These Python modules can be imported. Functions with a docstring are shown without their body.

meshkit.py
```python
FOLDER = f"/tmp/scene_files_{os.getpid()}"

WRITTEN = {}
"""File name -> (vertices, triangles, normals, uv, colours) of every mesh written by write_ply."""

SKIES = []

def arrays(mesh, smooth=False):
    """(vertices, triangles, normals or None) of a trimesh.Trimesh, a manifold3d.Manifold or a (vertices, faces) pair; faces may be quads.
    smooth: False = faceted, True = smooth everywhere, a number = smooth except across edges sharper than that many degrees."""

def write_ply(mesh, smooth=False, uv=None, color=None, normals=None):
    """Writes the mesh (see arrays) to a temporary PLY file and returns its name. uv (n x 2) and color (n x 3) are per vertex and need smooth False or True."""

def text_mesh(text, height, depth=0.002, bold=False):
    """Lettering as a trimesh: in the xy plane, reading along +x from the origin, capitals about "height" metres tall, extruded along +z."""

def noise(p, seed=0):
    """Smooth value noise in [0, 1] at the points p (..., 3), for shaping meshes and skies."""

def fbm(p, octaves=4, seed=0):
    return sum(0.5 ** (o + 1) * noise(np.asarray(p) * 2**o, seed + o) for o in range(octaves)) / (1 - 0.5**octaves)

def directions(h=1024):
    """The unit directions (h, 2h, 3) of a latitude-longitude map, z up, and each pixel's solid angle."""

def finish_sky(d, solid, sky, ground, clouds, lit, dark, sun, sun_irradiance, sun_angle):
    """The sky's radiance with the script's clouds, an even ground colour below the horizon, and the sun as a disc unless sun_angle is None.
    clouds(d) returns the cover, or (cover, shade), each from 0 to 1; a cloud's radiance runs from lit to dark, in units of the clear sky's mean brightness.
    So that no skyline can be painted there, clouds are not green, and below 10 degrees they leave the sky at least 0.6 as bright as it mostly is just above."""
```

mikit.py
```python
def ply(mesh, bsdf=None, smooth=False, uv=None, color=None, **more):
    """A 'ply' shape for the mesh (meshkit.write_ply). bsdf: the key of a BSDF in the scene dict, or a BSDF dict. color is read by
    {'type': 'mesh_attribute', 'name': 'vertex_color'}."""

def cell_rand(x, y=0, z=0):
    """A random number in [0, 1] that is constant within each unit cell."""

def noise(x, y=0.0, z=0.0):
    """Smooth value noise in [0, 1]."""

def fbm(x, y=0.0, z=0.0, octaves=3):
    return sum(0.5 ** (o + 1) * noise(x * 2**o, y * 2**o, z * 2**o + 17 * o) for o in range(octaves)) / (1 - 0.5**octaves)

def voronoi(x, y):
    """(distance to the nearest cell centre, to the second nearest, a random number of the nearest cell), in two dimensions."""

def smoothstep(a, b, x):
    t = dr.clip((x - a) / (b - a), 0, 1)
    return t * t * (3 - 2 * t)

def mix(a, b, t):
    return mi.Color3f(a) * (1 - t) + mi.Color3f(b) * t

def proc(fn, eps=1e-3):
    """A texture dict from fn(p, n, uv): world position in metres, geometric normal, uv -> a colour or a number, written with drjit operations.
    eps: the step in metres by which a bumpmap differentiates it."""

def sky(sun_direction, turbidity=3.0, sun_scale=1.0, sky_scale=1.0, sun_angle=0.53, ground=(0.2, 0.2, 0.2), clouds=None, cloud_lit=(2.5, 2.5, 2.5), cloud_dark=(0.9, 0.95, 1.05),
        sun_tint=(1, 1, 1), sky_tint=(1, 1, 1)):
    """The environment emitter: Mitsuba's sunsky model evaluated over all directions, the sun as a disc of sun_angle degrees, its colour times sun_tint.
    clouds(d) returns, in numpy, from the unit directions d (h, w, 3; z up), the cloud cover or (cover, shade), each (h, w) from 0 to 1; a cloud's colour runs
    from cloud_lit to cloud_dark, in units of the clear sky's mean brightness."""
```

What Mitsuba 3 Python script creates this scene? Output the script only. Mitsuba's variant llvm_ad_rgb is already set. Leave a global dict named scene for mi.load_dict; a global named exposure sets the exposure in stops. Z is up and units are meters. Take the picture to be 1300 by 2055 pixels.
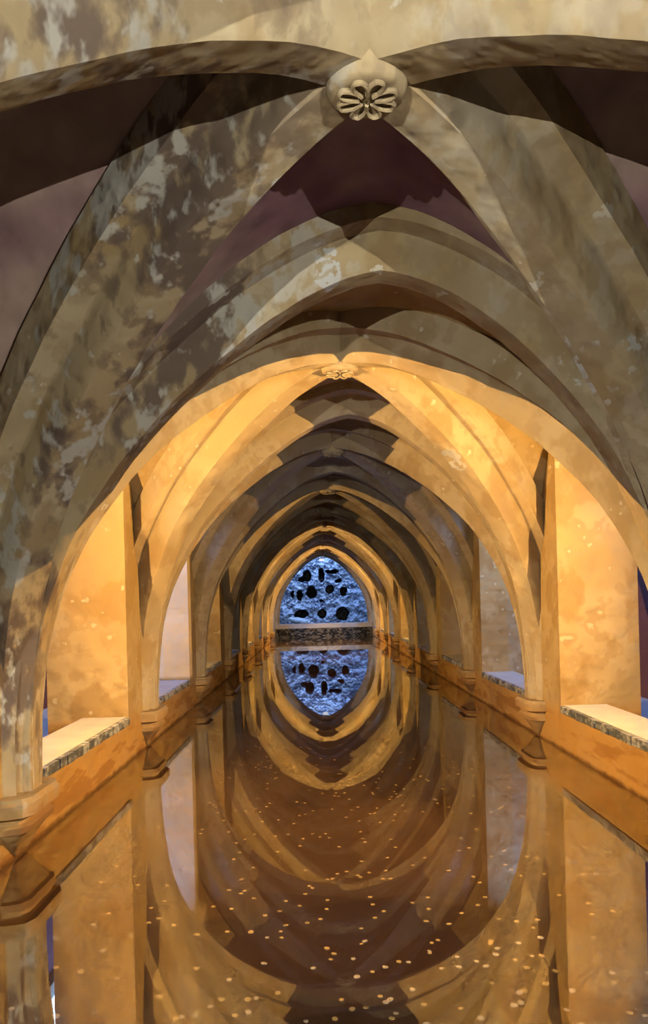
import math, random
import numpy as np, trimesh, drjit as dr, mitsuba as mi, mikit, meshkit
from scipy.interpolate import CubicSpline
from shapely.geometry import Polygon
from shapely import affinity
T = mi.ScalarTransform4f
rnd = random.Random(7); rng = np.random.default_rng(7)
scene, labels = {}, {}

# ------------------------------------------------------------ camera, sky, lights, exposure
CX, CZ, F = -0.2484, 1.55, 1620.0
YAW, PITCH, ROLL, PPY = 0.0079, 0.0031, -0.0255, 175.57
fw = np.array([math.sin(YAW)*math.cos(PITCH), math.cos(YAW)*math.cos(PITCH), math.sin(PITCH)])
r0 = np.array([math.cos(YAW), -math.sin(YAW), 0.0]); u0 = np.cross(r0, fw)
up = -r0*math.sin(ROLL) + u0*math.cos(ROLL)
org = np.array([CX, 0.0, CZ])
scene['camera'] = {'type': 'perspective', 'fov': math.degrees(2*math.atan(650/F)), 'fov_axis': 'x',
    'principal_point_offset_y': -PPY/2055, 'near_clip': 0.05, 'far_clip': 200.0,
    'to_world': T().look_at(origin=org.tolist(), target=(org+fw).tolist(), up=up.tolist())}
exposure = 0.0
scene['sky'] = mikit.sky((0.3, -0.5, 0.8), turbidity=3.0, sun_scale=0.0, sky_scale=130.0, sky_tint=(0.74, 0.94, 1.30))

def spot(name, pos, target, rgb, power, cutoff=85, beam=60):
    scene[name] = {'type': 'spot', 'to_world': T().look_at(origin=list(pos), target=list(target), up=[0, 0, 1]),
        'intensity': {'type': 'rgb', 'value': [c*power for c in rgb]}, 'cutoff_angle': cutoff, 'beam_width': beam}

A, H, PITCHY, Y1 = 2.172, 3.60, 3.883, 5.161
def TY(k): return Y1 + (k-1)*PITCHY
EX = (1.6, -1.15, 2.45)
WARM = (1.0, 0.59, 0.18)
for s in (-1, 1):
    spot(f'entrance_light_{"l" if s < 0 else "r"}', (0.0 + s*EX[0], EX[1], EX[2]), (s*0.3, 3.2, 2.3), (1.0, 0.96, 0.78), 105.0, 80, 50)
LAMPS = {2: (235.0, 235.0), 4: (50.0, 0.0), 6: (110.0, 110.0), 8: (210.0, 210.0)}
for k, (pl, pr) in LAMPS.items():
    for s, pw in ((-1, pl), (1, pr)):
        if pw:
            y = TY(k-1) + 0.95
            spot(f'lamp_light_{k}_{"l" if s < 0 else "r"}', (s*2.75, y, 2.60), (-s*2.5, y+1.5, 1.2), WARM, pw, 80, 12)

# ------------------------------------------------------------ materials
N, FB, SS, MIX = mikit.noise, mikit.fbm, mikit.smoothstep, mikit.mix
SCARS = [(-0.14, 5.0, 3.62, .10), (0.80, 3.92, 3.40, .09), (1.10, 4.0, 3.60, .10), (1.45, 4.6, 2.95, .22), (1.15, 8.2, 3.0, .16)]
def plaster_fn(p, n, uv):
    x, y, z = p.x, p.y, p.z
    b = FB(x*1.6, y*1.6, z*1.6)
    c = MIX((0.60, 0.47, 0.29), (0.70, 0.59, 0.42), SS(0.3, 0.7, b))
    st = FB(x*3.1+7, y*3.1, z*1.9+3, 5)
    c = MIX(c, mi.Color3f(0.46, 0.31, 0.15), 0.55*SS(0.52, 0.62, st))
    fl = FB(x*10, y*10, z*8+40, 5)
    c = MIX(c, mi.Color3f(0.47, 0.32, 0.17), 0.4*SS(0.48, 0.62, fl)*SS(0.40, 0.6, b))
    c = MIX(c, mi.Color3f(0.88, 0.84, 0.76), 0.7*SS(0.735, 0.77, fl))
    # weathered first bay: grime and salt streaks, heavier on the left
    near = SS(5.6, 4.9, y)
    left = near*SS(0.4, -0.9, x)
    g = FB(x*2.4+20, y*2.4, z*0.9, 4)
    h = FB(x*13+5, y*13, z*6, 5)
    c = MIX(c, mi.Color3f(0.36, 0.27, 0.19), near*(0.35 + 0.4*left)*SS(0.46, 0.54, 0.45*g+0.55*h))
    c = MIX(c, mi.Color3f(0.20, 0.15, 0.14), left*0.8*SS(0.50, 0.60, 0.6*g+0.4*h))
    w = FB(x*3.2+50, y*3.2, z*0.8, 4)
    c = MIX(c, mi.Color3f(0.72, 0.70, 0.66), (0.25*near + 0.75*left)*SS(0.54, 0.62, 0.55*w+0.45*FB(x*16, y*16, z*8+80, 4)))
    c = MIX(c, mi.Color3f(1.9, 1.62, 1.25)*(0.75 + 0.5*b), 0.85*SS(-2.0, -2.1, x)*SS(11.4, 11.6, y)*SS(12.3, 12.2, y)*SS(0.44, 0.52, z))   # daylight on the third-bay left reveal, painted into the colour
    # known scars: bare patches where the plaster has come off
    for qx, qy, qz, qr in SCARS:
        d = dr.sqrt(dr.square(x-qx) + dr.square((y-qy)*0.6) + dr.square((z-qz)*0.8))/qr + 1.6*(fl-0.5)
        c = MIX(c, mi.Color3f(0.80, 0.82, 0.86), 0.85*SS(1.0, 0.8, d)*SS(0.42, 0.50, FB(x*22, y*22, z*22, 3)))
    # iron-orange tide zone over the water
    c = MIX(c, mi.Color3f(0.66, 0.38, 0.13), (0.55 + 0.4*st)*SS(0.50, 0.30, z + 0.16*(fl-0.5)))
    c = MIX(c, mi.Color3f(0.42, 0.20, 0.08), 0.7*SS(0.50, 0.62, FB(x*4, y*2.2, z*9, 4))*SS(0.42, 0.25, z))
    c = MIX(c, mi.Color3f(0.16, 0.08, 0.04), 0.85*SS(0.05, 0.0, z + 0.05*(fl-0.5)))
    return c*0.37
def two(d): return {'type': 'twosided', 'bsdf': d}
def relief_fn(p, n, uv):
    return FB(p.x*7, p.y*7, p.z*7, 3)
def web_fn(p, n, uv):        # dark first-bay vault plaster, with the unlit webs' shade put into its colour
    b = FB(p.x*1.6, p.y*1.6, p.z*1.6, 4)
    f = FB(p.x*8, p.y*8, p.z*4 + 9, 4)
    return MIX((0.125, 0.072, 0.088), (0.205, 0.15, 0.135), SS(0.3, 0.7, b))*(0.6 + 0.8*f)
scene['plaster_web_shade'] = two({'type': 'diffuse', 'reflectance': mikit.proc(web_fn)})
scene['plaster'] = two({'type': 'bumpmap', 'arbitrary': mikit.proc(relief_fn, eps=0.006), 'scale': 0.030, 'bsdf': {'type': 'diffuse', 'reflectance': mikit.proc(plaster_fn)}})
def slab_fn(p, n, uv):
    b = FB(p.x*5, p.y*5, p.z*5)
    return MIX((0.235, 0.215, 0.19), (0.30, 0.28, 0.245), b)
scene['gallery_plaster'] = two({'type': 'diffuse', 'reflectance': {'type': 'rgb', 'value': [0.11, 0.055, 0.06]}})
def ochre_fn(p, n, uv):      # walls and vault webs are washed in ochre, the ribs in cream
    return plaster_fn(p, n, uv)*mi.Color3f(1.08, 0.97, 0.74)
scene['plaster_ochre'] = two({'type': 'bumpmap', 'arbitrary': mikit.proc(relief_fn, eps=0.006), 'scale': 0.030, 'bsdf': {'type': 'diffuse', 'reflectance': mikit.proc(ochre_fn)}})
scene['slab_stone'] = two({'type': 'principled', 'base_color': mikit.proc(slab_fn), 'roughness': 0.45})
def tile_fn(p, n, uv):
    b = FB(p.x*30, p.y*18, p.z*30)
    t = mikit.cell_rand(p.y*6.0, p.x)
    return MIX((0.045, 0.05, 0.055), (0.22, 0.22, 0.21), SS(0.35, 0.75, b*0.7+t*0.3))
scene['tile_grey'] = two({'type': 'principled', 'base_color': mikit.proc(tile_fn), 'roughness': 0.4})
def mud_fn(p, n, uv):
    b = FB(p.x*2, p.y*2, 0, 4)
    return MIX((0.026, 0.012, 0.008), (0.052, 0.025, 0.014), b)
scene['mud'] = two({'type': 'diffuse', 'reflectance': mikit.proc(mud_fn)})
def rock_fn(p, n, uv):
    b = FB(p.x*3, p.y*3, p.z*3, 4); h = FB(p.x*12, p.y*12, p.z*12, 3)
    c = MIX((0.040, 0.044, 0.06), (0.235, 0.23, 0.23), SS(0.34, 0.60, 0.4*b+0.6*h - 0.02*(p.z-2.0)))
    return c
scene['rock'] = two({'type': 'diffuse', 'reflectance': mikit.proc(rock_fn)})
scene['dark_stone'] = two({'type': 'principled', 'base_color': {'type': 'rgb', 'value': [0.05, 0.045, 0.04]}, 'roughness': 0.5})
def rough_fn(p, n, uv):
    return MIX((0.02, 0.018, 0.016), (0.20, 0.17, 0.12), SS(0.5, 0.75, FB(p.x*14, p.y*14, p.z*14, 3)))
scene['rough_stone'] = two({'type': 'diffuse', 'reflectance': mikit.proc(rough_fn)})
scene['white_metal'] = two({'type': 'principled', 'base_color': {'type': 'rgb', 'value': [0.85, 0.85, 0.85]}, 'roughness': 0.4})
scene['coin_gold'] = two({'type': 'principled', 'base_color': {'type': 'rgb', 'value': [0.75, 0.48, 0.18]}, 'roughness': 0.5, 'metallic': 0.3})
scene['coin_silver'] = two({'type': 'principled', 'base_color': {'type': 'rgb', 'value': [0.66, 0.53, 0.38]}, 'roughness': 0.5, 'metallic': 0.3})
def film_fn(p, n, uv):
    s = FB(p.x*1.2, p.y*0.6, 3, 4)
    return 0.012 + 0.03*SS(0.45, 0.7, s)
scene['water_surface'] = {'type': 'blendbsdf', 'weight': mikit.proc(film_fn),
    'a': {'type': 'thindielectric', 'int_ior': 2.8, 'ext_ior': 1.0},
    'b': two({'type': 'diffuse', 'reflectance': {'type': 'rgb', 'value': [0.34, 0.20, 0.11]}})}

# ------------------------------------------------------------ helpers
def wob(m, amp=0.012, freq=2.0, fine=0.004):
    """hand-trowelled unevenness"""
    v = np.array(m.vertices)
    d = np.stack([meshkit.fbm(v*freq + o, 3) - 0.5 for o in (0, 31.7, 63.1)], -1)*2*amp
    d += np.stack([meshkit.fbm(v*freq*6 + o, 2) - 0.5 for o in (11, 41.7, 73.1)], -1)*2*fine
    m.vertices = v + d
    return m
def put(key, mesh, bsdf, smooth=35, label=None, cat=None, group=None, kind=None):
    assert key not in scene, key
    scene[key] = mikit.ply(mesh, bsdf, smooth=smooth)
    note(key, label, cat, group, kind)
def note(key, label=None, cat=None, group=None, kind=None):
    d = {k: v for k, v in (('label', label), ('category', cat), ('group', group), ('kind', kind)) if v}
    if d: labels[key] = d
_used = {}
def num(name):
    i = _used.get(name, -1) + 1; _used[name] = i
    return name if i == 0 else f'{name}_{i:03d}'
def box(x0, x1, y0, y1, z0, z1):
    return trimesh.creation.box(bounds=[[min(x0, x1), y0, z0], [max(x0, x1), y1, z1]])
def grid(fn, us, vs):
    """quad patch from fn(u, v) -> (n, m, 3)"""
    U, V = np.meshgrid(us, vs, indexing='ij'); P = fn(U, V)
    n, m = U.shape; i = np.arange(n*m).reshape(n, m)
    f = np.stack([i[:-1, :-1], i[1:, :-1], i[1:, 1:], i[:-1, 1:]], -1).reshape(-1, 4)
    return trimesh.Trimesh(P.reshape(-1, 3), np.vstack([f[:, [0, 1, 2]], f[:, [0, 2, 3]]]), process=False)
cat_ = trimesh.util.concatenate

# pointed arch profile, right half, bottom to crown (x, z)
PP = np.array([(2.065, .40), (2.06, .80), (2.03, 1.15), (1.97, 1.50), (1.865, 1.85), (1.74, 2.13), (1.575, 2.41), (1.35, 2.71),
               (1.05, 3.02), (.61, 3.375), (.33, 3.53), (0, 3.625)])
_L = np.r_[0, np.cumsum(np.hypot(*np.diff(PP, axis=0).T))]; _L /= _L[-1]
_cs = CubicSpline(_L, PP)
HALF = _cs(np.linspace(0, 1, 46)); HALF[-1, 0] = 0
_tan = _cs(np.linspace(0, 1, 46), 1); _tan /= np.linalg.norm(_tan, axis=1)[:, None]
HN = np.stack([_tan[:, 1], -_tan[:, 0]], -1)          # outward normal of the right half
HN[-1] = (0.0, 1.0)
WEB_OFF = np.interp(HALF[:, 1], [.4, 1.5, 3.0, 3.62], [.107, .14, .24, .30])
WEB = HALF + HN*WEB_OFF[:, None]; WEB[:, 0] = np.minimum(WEB[:, 0], A); WEB[-1, 0] = 0
WEB[:, 0] *= A/WEB[0, 0] if WEB[0, 0] < A else 1
WEBU = np.clip(WEB[:, 0]/A, 0, 1)
def lunette(t):   # wall arch height over |y - mid|/(bay/2)
    return np.interp(t, WEBU[::-1], WEB[::-1, 1])

SEC = [(-.30, .46), (-.30, .235), (-.17, .215), (-.155, .19), (-.145, .06), (-.105, .0), (-.035, -.004), (.035, -.004), (.105, 0), (.145, .06), (.155, .19), (.17, .215), (.30, .235), (.30, .46)]
def sweep(curve, norm, lat, sec=SEC, scale=1.0):
    """curve (n,3), norm (n,3) outward, lat (3,) or (n,3)"""
    sec = np.array(sec)*scale
    # resample the section finer so that unevenness shows
    P = curve[:, None] + sec[None, :, 1:2]*norm[:, None] + sec[None, :, 0:1]*np.broadcast_to(lat, curve.shape)[:, None]
    n, m = P.shape[:2]; i = np.arange(n*m).reshape(n, m); j = np.roll(i, -1, 1)
    f = np.stack([i[:-1], i[1:], j[1:], j[:-1]], -1).reshape(-1, 4)
    t = np.vstack([f[:, [0, 1, 2]], f[:, [0, 2, 3]]])
    caps = [[i[0, 0], i[0, a], i[0, a+1]] for a in range(1, m-1)] + [[i[-1, 0], i[-1, a+1], i[-1, a]] for a in range(1, m-1)]
    return trimesh.Trimesh(P.reshape(-1, 3), np.vstack([t, caps]), process=False)

NB = 9
ORD = ['', 'first', 'second', 'third', 'fourth', 'fifth', 'sixth', 'seventh', 'eighth', 'ninth']
DX = {0: .1, 1: .20, 2: .15, 3: .06}

# ------------------------------------------------------------ structure: walls, floor, ceiling, water
YB, YE = TY(-1), TY(9)                 # back end, far end of the pool
def opening(k):                        # the side opening of bay k
    return TY(k-1) + .42, TY(k-1) + 2.95
for s, side in ((-1, 'left'), (1, 'right')):
    outer = []
    for k in range(0, NB+1):
        ys = np.linspace(-1, 1, 41); y0 = TY(k-1)
        outer += [(y0 + PITCHY/2*(t+1), float(lunette(abs(t))) + .06) for t in ys[:-1]]
    poly = Polygon([(YB, -.5)] + outer + [(YE, .5), (YE, -.5)])
    for k in range(0, NB+1):
        a, b = opening(k)
        ym = TY(k-1) + PITCHY/2
        tops = [(y, min(float(lunette(abs((y-ym)/(PITCHY/2)))) - .02, 3.35 - .25*((y-(a+b)/2)/1.27)**2)) for y in np.linspace(b, a, 15)]
        poly = poly.difference(Polygon([(a, .37), (b, .37)] + tops))
    m = trimesh.creation.extrude_polygon(poly, .40, engine='earcut')
    v = np.array(m.vertices)           # (y, z, depth)
    m = trimesh.Trimesh(np.stack([s*(A + v[:, 2]), v[:, 0], v[:, 1]], -1), m.faces if s < 0 else m.faces[:, ::-1], process=False)
    m.fix_normals()
    put(f'wall_{side}', m, 'plaster_ochre', smooth=False, kind='structure')
    # gallery behind the wall
    gp_ = Polygon([(YB, -.1), (YE, -.1), (YE, 3.9), (YB, 3.9)])
    for k in (9,):                     # daylight windows of the gallery
        a = TY(k-1)
        gp_ = gp_.difference(Polygon([(a+.5, .9), (a+(2.0 if s < 0 else 1.4), .9), (a+(2.0 if s < 0 else 1.4), 3.4), (a+.5, 3.4)]))
    m = trimesh.creation.extrude_polygon(gp_, .2, engine='earcut'); v = np.array(m.vertices)
    m = trimesh.Trimesh(np.stack([s*(4.2 + v[:, 2]), v[:, 0], v[:, 1]], -1), m.faces, process=False); m.fix_normals()
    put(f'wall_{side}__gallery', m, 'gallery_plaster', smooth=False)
    put(f'wall_{side}__gallery_floor', box(s*2.572, s*4.2, YB, YE, -.1, .12), 'slab_stone', smooth=False)
    # gallery ceiling with light wells
    wells = [(TY(k-1)+.5, TY(k-1)+2.94, 2.62, 4.1) for k in (3, 7)] + [(TY(k-1)+1.2, TY(k-1)+2.2, 3.4, 4.0) for k in (5, 9)] + [(TY(1)+1.2, TY(1)+2.3, 3.1, 4.1)]
    cp = Polygon([(2.572, YB), (4.4, YB), (4.4, YE), (2.572, YE)])
    for a, b, c, d in wells: cp = cp.difference(Polygon([(c, a), (d, a), (d, b), (c, b)]))
    m = trimesh.creation.extrude_polygon(cp, .2, engine='earcut'); m.apply_translation([0, 0, 3.7])
    if s < 0: m.vertices[:, 0] *= -1; m.invert()
    put(f'wall_{side}__gallery_ceiling', m, 'plaster', smooth=False)
    for k in range(0, NB+1):           # deep piers between the openings
        y1 = min(TY(k) + .42, YE)
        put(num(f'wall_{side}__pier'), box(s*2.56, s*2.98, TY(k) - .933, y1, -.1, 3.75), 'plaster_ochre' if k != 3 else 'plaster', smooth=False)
put('floor', box(-A, A, YB, YE, -.60, -.45), 'mud', smooth=False, kind='structure')
put('floor__entrance_step', box(-A, A, YB, 0.7, -.45, .12), 'slab_stone', smooth=False)
put('wall_back', box(-4.4, 4.4, YB-.3, YB, -.6, 4.3), 'plaster', smooth=False, kind='structure')
wm = grid(lambda u, v: np.stack([u, v, 0*u], -1), [-A-.02, A+.02], [YB, YE+.02])
put('water', wm, 'water_surface', smooth=False, label='still dark brown pool water mirroring the arches', cat='water', kind='structure')
note('ceiling', kind='structure')
put('ceiling', box(-2.57, 2.57, YB, YE, 4.25, 4.4), 'plaster', smooth=False, kind='structure')
for k in range(0, NB+1):
    ym = TY(k-1) + PITCHY/2
    js = np.arange(len(WEB))
    for d in (-1, 1):                  # towards the transverse arches
        dx = DX.get(k if d > 0 else k-1, 0)
        def fn(j, t):
            j = j.astype(int); sg = np.where(j < len(WEB), 1, -1)
            jj = np.where(j < len(WEB), j, 2*len(WEB)-2-j)
            x0, z, u = WEB[jj, 0]*sg, WEB[jj, 1], WEBU[jj]
            y = ym + d*PITCHY/2*(u + t*(1-u))
            x = x0 + dx*(1-(x0/A)**2)*(abs(y-ym)/(PITCHY/2))**2
            return np.stack([x, y, z + .05*(1-u)*np.sin(np.pi*t)], -1)
        m = grid(fn, np.arange(2*len(WEB)-1), np.linspace(0, 1, 11))
        put(num('ceiling__vault_web'), wob(m, .015), 'plaster_web_shade' if k <= 1 else 'plaster_ochre', smooth=40)
    for s in (-1, 1):                  # towards the side walls
        def fn(j, t):
            j = j.astype(int); sg = np.where(j < len(WEB), 1, -1)
            jj = np.where(j < len(WEB), j, 2*len(WEB)-2-j)
            z, u = WEB[jj, 1], WEBU[jj]
            return np.stack([s*A*(u + t*(1.04-u)), ym + sg*PITCHY/2*u, z + .05*(1-u)*np.sin(np.pi*t)], -1)
        m = grid(fn, np.arange(2*len(WEB)-1), np.linspace(0, 1, 11))
        put(num('ceiling__vault_web'), wob(m, .015), 'plaster_web_shade' if k <= 1 else 'plaster_ochre', smooth=40)

# ------------------------------------------------------------ transverse arches
full = np.vstack([HALF*[-1, 1], HALF[::-1][1:]])
fulln = np.vstack([HN*[-1, 1], HN[::-1][1:]])
ALOOK = {1: 'nearest pointed transverse arch, grey weathered face and orange underside', 2: 'second pointed transverse arch from the viewer, its legs lit warm ochre'}
for k in range(0, NB+1):
    dx = DX.get(k, 0)
    x = full[:, 0] + dx*(1-(full[:, 0]/2.07)**2)
    c = np.stack([x, np.full(len(x), TY(k)), full[:, 1]], -1)
    n = np.stack([fulln[:, 0], 0*x, fulln[:, 1]], -1)
    m = sweep(c, n, np.array([0, 1.0, 0]))
    lab = ALOOK.get(k) or ('pointed transverse arch over the viewer, mostly out of frame' if k == 0 else
          'last pointed transverse arch, framing the blue grotto at the far end' if k == 9 else f'{ORD[k]} pointed transverse arch from the viewer')
    put(num('transverse_arch'), wob(m, .012), 'plaster', label=lab, cat='arch')

# ------------------------------------------------------------ diagonal ribs and bosses
def boss_meshes():
    prof = [(0, .006), (.05, .004), (.11, .0), (.140, .003), (.155, .015), (.163, .04), (.160, .12), (0, .12)]
    d = trimesh.creation.revolve(np.array(prof), sections=40)
    petals = []
    for q in range(8):
        th = 2*math.pi*(q+.5)/8
        pts = []
        for a in np.linspace(-1, 1, 15):     # a U that opens to the centre
            w = .026*(1-abs(a)**6*.55)*np.sign(a)*min(1, abs(a)*2.2)
            r = .118 - .09*max(0, abs(a)-.25)/.75
            pts.append((r*math.cos(th)-w*math.sin(th), r*math.sin(th)+w*math.cos(th), -.004))
        pts = np.array(pts); tg = np.gradient(pts, axis=0); tg /= np.linalg.norm(tg, axis=1)[:, None]
        b = np.array([0, 0, 1.0]); lat = np.cross(tg, b)
        ang = np.arange(8)*2*np.pi/8
        sec = [(.010*math.cos(x), .014*math.sin(x)) for x in ang]
        petals.append(sweep(pts, np.tile(b, (15, 1)), lat, sec))
    return d, petals
bd, bp = boss_meshes()
for k in range(1, NB+1):
    ym = TY(k-1) + PITCHY/2
    key = num('diagonal_ribs')
    where = 'nearest the viewer, grey and stained' if k == 1 else 'in the brightly lit second bay' if k == 2 else f'in the {ORD[k]} bay from the viewer'
    note(key, f'crossing diagonal vault ribs with carved flower boss {where}', 'vault rib')
    for sx in (-1, 1):
        for sy in (-1, 1):
            end = np.array([sx*2.125, sy*(PITCHY/2 - .15)]); L = np.hypot(*end); e = end/L
            r = HALF[:, 0]/HALF[0, 0]*L
            r[-1] = -.10
            c = np.stack([e[0]*r, ym + e[1]*r, HALF[:, 1] - .0], -1)
            c[-1, 2] = HALF[-2, 1]
            tz = np.gradient(np.stack([r, HALF[:, 1]], -1), axis=0); tz[-1] = tz[-2]; tz /= np.linalg.norm(tz, axis=1)[:, None]
            nr = np.stack([tz[:, 1], -tz[:, 0]], -1)
            c[-1] = c[-2] + (c[-2]-c[-3])*.8
            n = np.stack([e[0]*nr[:, 0], e[1]*nr[:, 0], nr[:, 1]], -1)
            m = sweep(c, n, np.array([-e[1], e[0], 0]))
            put(num(key + '__rib_arm'), wob(m, .012), 'plaster')
    b = bd.copy(); b.apply_translation([0, ym, 3.556])
    put(key + '__boss', wob(b, .004, 6, .003), 'plaster', label='carved stone flower boss')
    for pm in bp:
        q = pm.copy(); q.apply_translation([0, ym, 3.556])
        put(num(key + '__boss__petal'), wob(q, .003, 8, .002), 'plaster')

# ------------------------------------------------------------ corbels
def loft(layers, s):
    """layers (z, half width along the wall, projection); the outline is a chamfered half hexagon"""
    rings = []
    for z, hw, pr in layers:
        ch = min(.35*hw, .8*pr)
        rings.append([(-.05, -hw, z), (pr-ch, -hw, z), (pr-ch*.3, -hw+ch*.3, z), (pr, -hw+ch, z), (pr, 0, z), (pr, hw-ch, z), (pr-ch*.3, hw-ch*.3, z), (pr-ch, hw, z), (-.05, hw, z)])
    P = np.array(rings); n, m = P.shape[:2]; i = np.arange(n*m).reshape(n, m); j = np.roll(i, -1, 1)
    f = np.stack([i[:-1], j[:-1], j[1:], i[1:]], -1).reshape(-1, 4)
    caps = [[i[0, 0], i[0, a+1], i[0, a]] for a in range(1, m-1)] + [[i[-1, 0], i[-1, a], i[-1, a+1]] for a in range(1, m-1)]
    v = P.reshape(-1, 3)*[1, 1, 1]
    v = np.stack([s*(A - v[:, 0]), v[:, 1], v[:, 2]], -1)
    t = trimesh.Trimesh(v, np.vstack([f[:, [0, 1, 2]], f[:, [0, 2, 3]], caps]), process=False)
    t.fix_normals(); return t
LOW = [(.02, .10, .015), (.06, .15, .03), (.11, .20, .06), (.17, .27, .10), (.20, .30, .125)]
MID = [(.20, .30, .125), (.205, .325, .145), (.245, .335, .155), (.26, .315, .135), (.285, .31, .13), (.30, .33, .15)]
TOP = [(.30, .34, .160), (.31, .36, .18), (.385, .365, .185), (.40, .345, .17), (.42, .34, .165)]
for k in range(1, NB):
    for s, side in ((-1, 'left'), (1, 'right')):
        key = num('corbel')
        note(key, f'moulded plaster corbel on the {side} pool wall under the ' + ('nearest arch' if k == 1 else f'{ORD[k]} arch from the viewer'), 'corbel')
        for nm, lay in (('base', LOW), ('moulding', MID), ('abacus', TOP)):
            m = loft(lay, s); m.apply_translation([0, TY(k)-.03, 0])
            put(f'{key}__{nm}', wob(m, .006, 4, .003), 'plaster', smooth=30)

# ------------------------------------------------------------ sills with a row of edge tiles
for k in range(1, NB+1):
    for s, side in ((-1, 'left'), (1, 'right')):
        a, b = opening(k)
        key = num('window_sill')
        look = {2: 'beige slab sill edged with grey tiles in the lamp-lit', 3: 'blue daylit slab sill edged with grey tiles in the'}.get(k, 'slab sill edged with grey tiles in the')
        note(key, f'{look} {"nearest" if k == 1 else ORD[k]} {side} opening from the viewer', 'window sill')
        put(key + '__slab', box(s*(A+.03), s*(A+.46), a+.004, b-.004, .372, .45), 'slab_stone', smooth=False)
        n = 15 if k <= 4 else 6
        e = np.linspace(a+.006, b-.006, n+1)
        for i in range(n):
            j = rnd.uniform(-.006, .006)
            put(num(key + '__edge_tile'), box(s*(A-.012+j), s*(A+.028), e[i]+.007, e[i+1]-.007, .373+rnd.uniform(0, .01), .448+rnd.uniform(-.004, .002)), 'tile_grey', smooth=False)

# ------------------------------------------------------------ far end: end wall, ledge, grotto
arch = [(x, z) for x, z in full]
ep = Polygon([(-4.4, -.6), (4.4, -.6), (4.4, 4.3), (-4.4, 4.3)]).difference(Polygon([(-1.98, .58)] + [(x*.97, z) for x, z in arch if z > .6] + [(1.98, .58)]))
m = trimesh.creation.extrude_polygon(ep, .35, engine='earcut'); v = np.array(m.vertices)
m = trimesh.Trimesh(np.stack([v[:, 0], YE + .12 + v[:, 2], v[:, 1]], -1), m.faces, process=False); m.fix_normals()
put('wall_end', m, 'plaster', smooth=False, kind='structure')
led = 'pool_end_ledge'
note(led, 'low dark stone ledge with a pale coping across the far end of the pool', 'ledge')
put(led + '__body', box(-A+.01, A-.01, YE-.30, YE+.1, -.45, .40), 'dark_stone', smooth=False)
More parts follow.
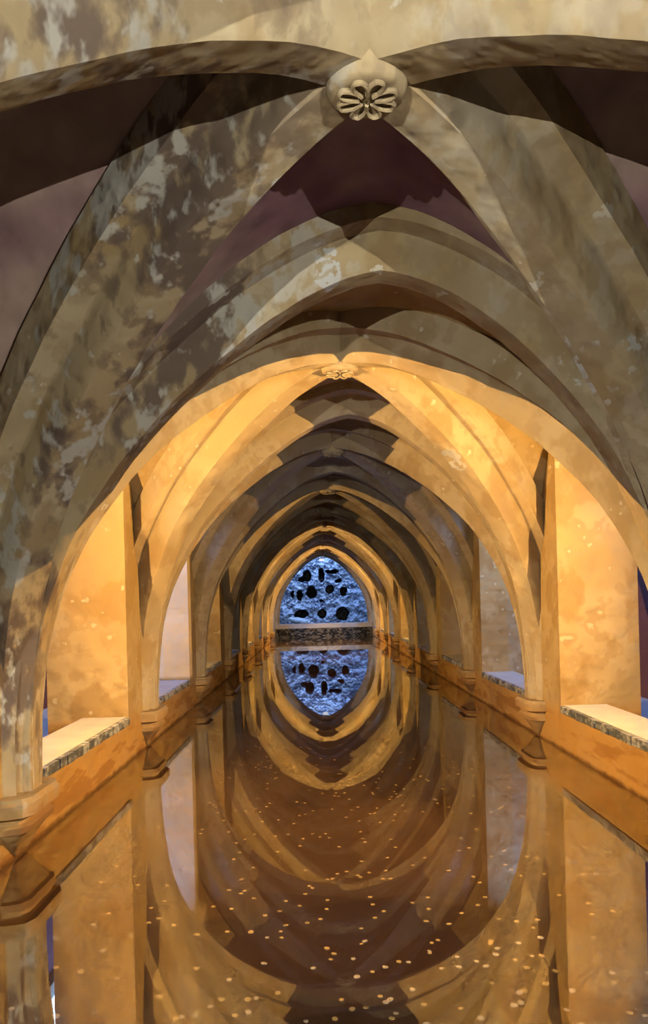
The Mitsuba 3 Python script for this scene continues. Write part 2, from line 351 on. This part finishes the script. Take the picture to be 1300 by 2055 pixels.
put(led + '__coping', wob(trimesh.creation.box(bounds=[[-A+.01, YE-.34, .40], [A-.01, YE+.12, .60]]).subdivide().subdivide().subdivide(), .01, 3), 'slab_stone', smooth=30)
st = []
for i in range(170):
    q = trimesh.creation.icosphere(subdivisions=1, radius=1.0)
    q.apply_scale([rnd.uniform(.05, .11), .05, rnd.uniform(.03, .06)])
    q.apply_translation([rnd.uniform(-A+.12, A-.12), YE-.31, rnd.uniform(.04, .36)])
    st.append(q)
put(led + '__rough_stones', wob(cat_(st), .015, 8), 'rough_stone', smooth=False, kind='stuff', label='rough dark stones in the ledge face')

GY = 42.5
def gp(px, py):      # a place on the grotto's plane from the survey of the photograph, metres
    return (px-647)/1620*GY, 1.55 + (1207-py)/1620*GY
HOLES = [(603, 1231, 25, 15), (646, 1231, 16, 17), (687, 1232, 23, 24), (601, 1193, 10, 20), (626, 1187, 18, 25), (662, 1182, 16, 16), (690, 1187, 13, 15), (617, 1154, 16, 18), (607, 1160, 12, 8),
         (646, 1153, 10, 26), (668, 1147, 22, 8), (680, 1165, 12, 6), (644, 1205, 4, 4), (588, 1190, 6, 12)]
gx = np.linspace(-3.4, 3.4, 230); gz = np.linspace(.3, 5.6, 190)
def rock(u, v):
    P = np.stack([u, 0*u, v], -1)
    d = .75*(meshkit.fbm(P*1.1 + 3, 4) - .5) + .40*(meshkit.fbm(P*4.0 + 9, 3) - .5) + .12*(meshkit.fbm(P*11, 2) - .5)
    wx = u + .16*(meshkit.fbm(P*4 + 50, 3)-.5); wz = v + .16*(meshkit.fbm(P*4 + 80, 3)-.5)
    for px, py, w, h in HOLES:
        x, z = gp(px, py); a, b = w/2/1620*GY, h/2/1620*GY
        r = np.sqrt(((wx-x)/a)**2 + ((wz-z)/b)**2)
        d = d + np.clip((1.15-r)/.16, 0, 1)*2.0
    cx_, cz_ = gp(647, 1206)
    r = ((u-cx_)/.22)**2 + ((v-cz_)/.5)**2
    d = d - .22*np.clip(1-r, 0, 1)*(.7+.3*np.cos(u*40))
    return np.stack([u, GY + d, v], -1)
put('grotto_wall', grid(rock, gx, gz), 'rock', smooth=40, label='rough grotto rock wall with dark hollows in blue daylight at the far end', cat='rock wall')
put('grotto_floor', box(-4.4, 4.4, YE+.47, GY+2.5, .2, .45), 'slab_stone', smooth=False, kind='structure')
for s, side in ((-1, 'left'), (1, 'right')):
    put(f'grotto_wall_{side}', box(s*3.4, s*3.8, YE+.47, GY+2.5, .2, 6.2), 'rock', smooth=False, kind='structure')
put('grotto_wall_back', box(-3.8, 3.8, GY+2.2, GY+2.5, .2, 6.2), 'rock', smooth=False, kind='structure')
put('grotto_roof', cat_([box(-3.8, 3.8, YE+.47, 39.6, 5.6, 5.9), box(-3.8, 3.8, 41.9, GY+2.5, 5.6, 5.9)]), 'rock', smooth=False, kind='structure')
# fallen pale rock below the left hollow
q = trimesh.creation.icosphere(subdivisions=4, radius=1.0); q.apply_scale([.62, .30, .17])
q.vertices[:, 2] -= .10*(q.vertices[:, 0]/.62); q.apply_translation([gp(600, 0)[0], GY-.75, .60])
put('pale_boulder', wob(q, .10, 3, .02), 'slab_stone', smooth=40, label='long pale boulder on the grotto floor below the left hollow', cat='boulder')
# lamp in the crown of the last arch
lk = 'hanging_lamp'; ly = YE - .12
note(lk, 'small white lamp hanging from the crown of the last arch', 'lamp')
rod = trimesh.creation.cylinder(radius=.018, height=.16, sections=12); rod.apply_translation([-.02, ly, 3.56])
put(lk + '__rod', rod, 'white_metal')
put(lk + '__bar', box(-.11, .07, ly-.015, ly+.015, 3.50, 3.53), 'white_metal', smooth=False)
put(lk + '__shade', box(-.13, .09, ly-.06, ly+.06, 3.38, 3.485), 'white_metal', smooth=False)
scene[lk + '__shade']['emitter'] = {'type': 'area', 'radiance': {'type': 'rgb', 'value': [0.75, 0.78, 0.85]}}

# ------------------------------------------------------------ coins
cm = trimesh.creation.cylinder(radius=.0150, height=.004, sections=14)
cply = {c: mikit.ply(cm, c, smooth=30) for c in ('coin_gold', 'coin_silver')}
spots = []
while len(spots) < 700:
    y = 2.9 + 13*rng.random()**2.2; x = rng.normal(.12, 1.0)
    if abs(x) < 2.1: spots.append((y, x))
spots.sort()
for i, (y, x) in enumerate(spots[:300]):
    key = num('coin')
    scene[key] = {**cply['coin_gold' if rng.random() < .6 else 'coin_silver'], 'to_world': T().translate([x, y, -.447]).rotate([1, 0, 0], rng.uniform(-8, 8)).rotate([0, 1, 0], rng.uniform(-8, 8)).scale(rng.uniform(.8, 1.25))}
    note(key, 'small coin lying on the brown pool floor under the water', 'coin', 'coins on the pool floor')
far = []
for y, x in spots[300:]:
    q = cm.copy(); q.apply_translation([x, y, -.447]); far.append(q)
put('scattered_coins', cat_(far), 'coin_gold', label='farther coins scattered over the pool floor under the water', cat='coins', kind='stuff')
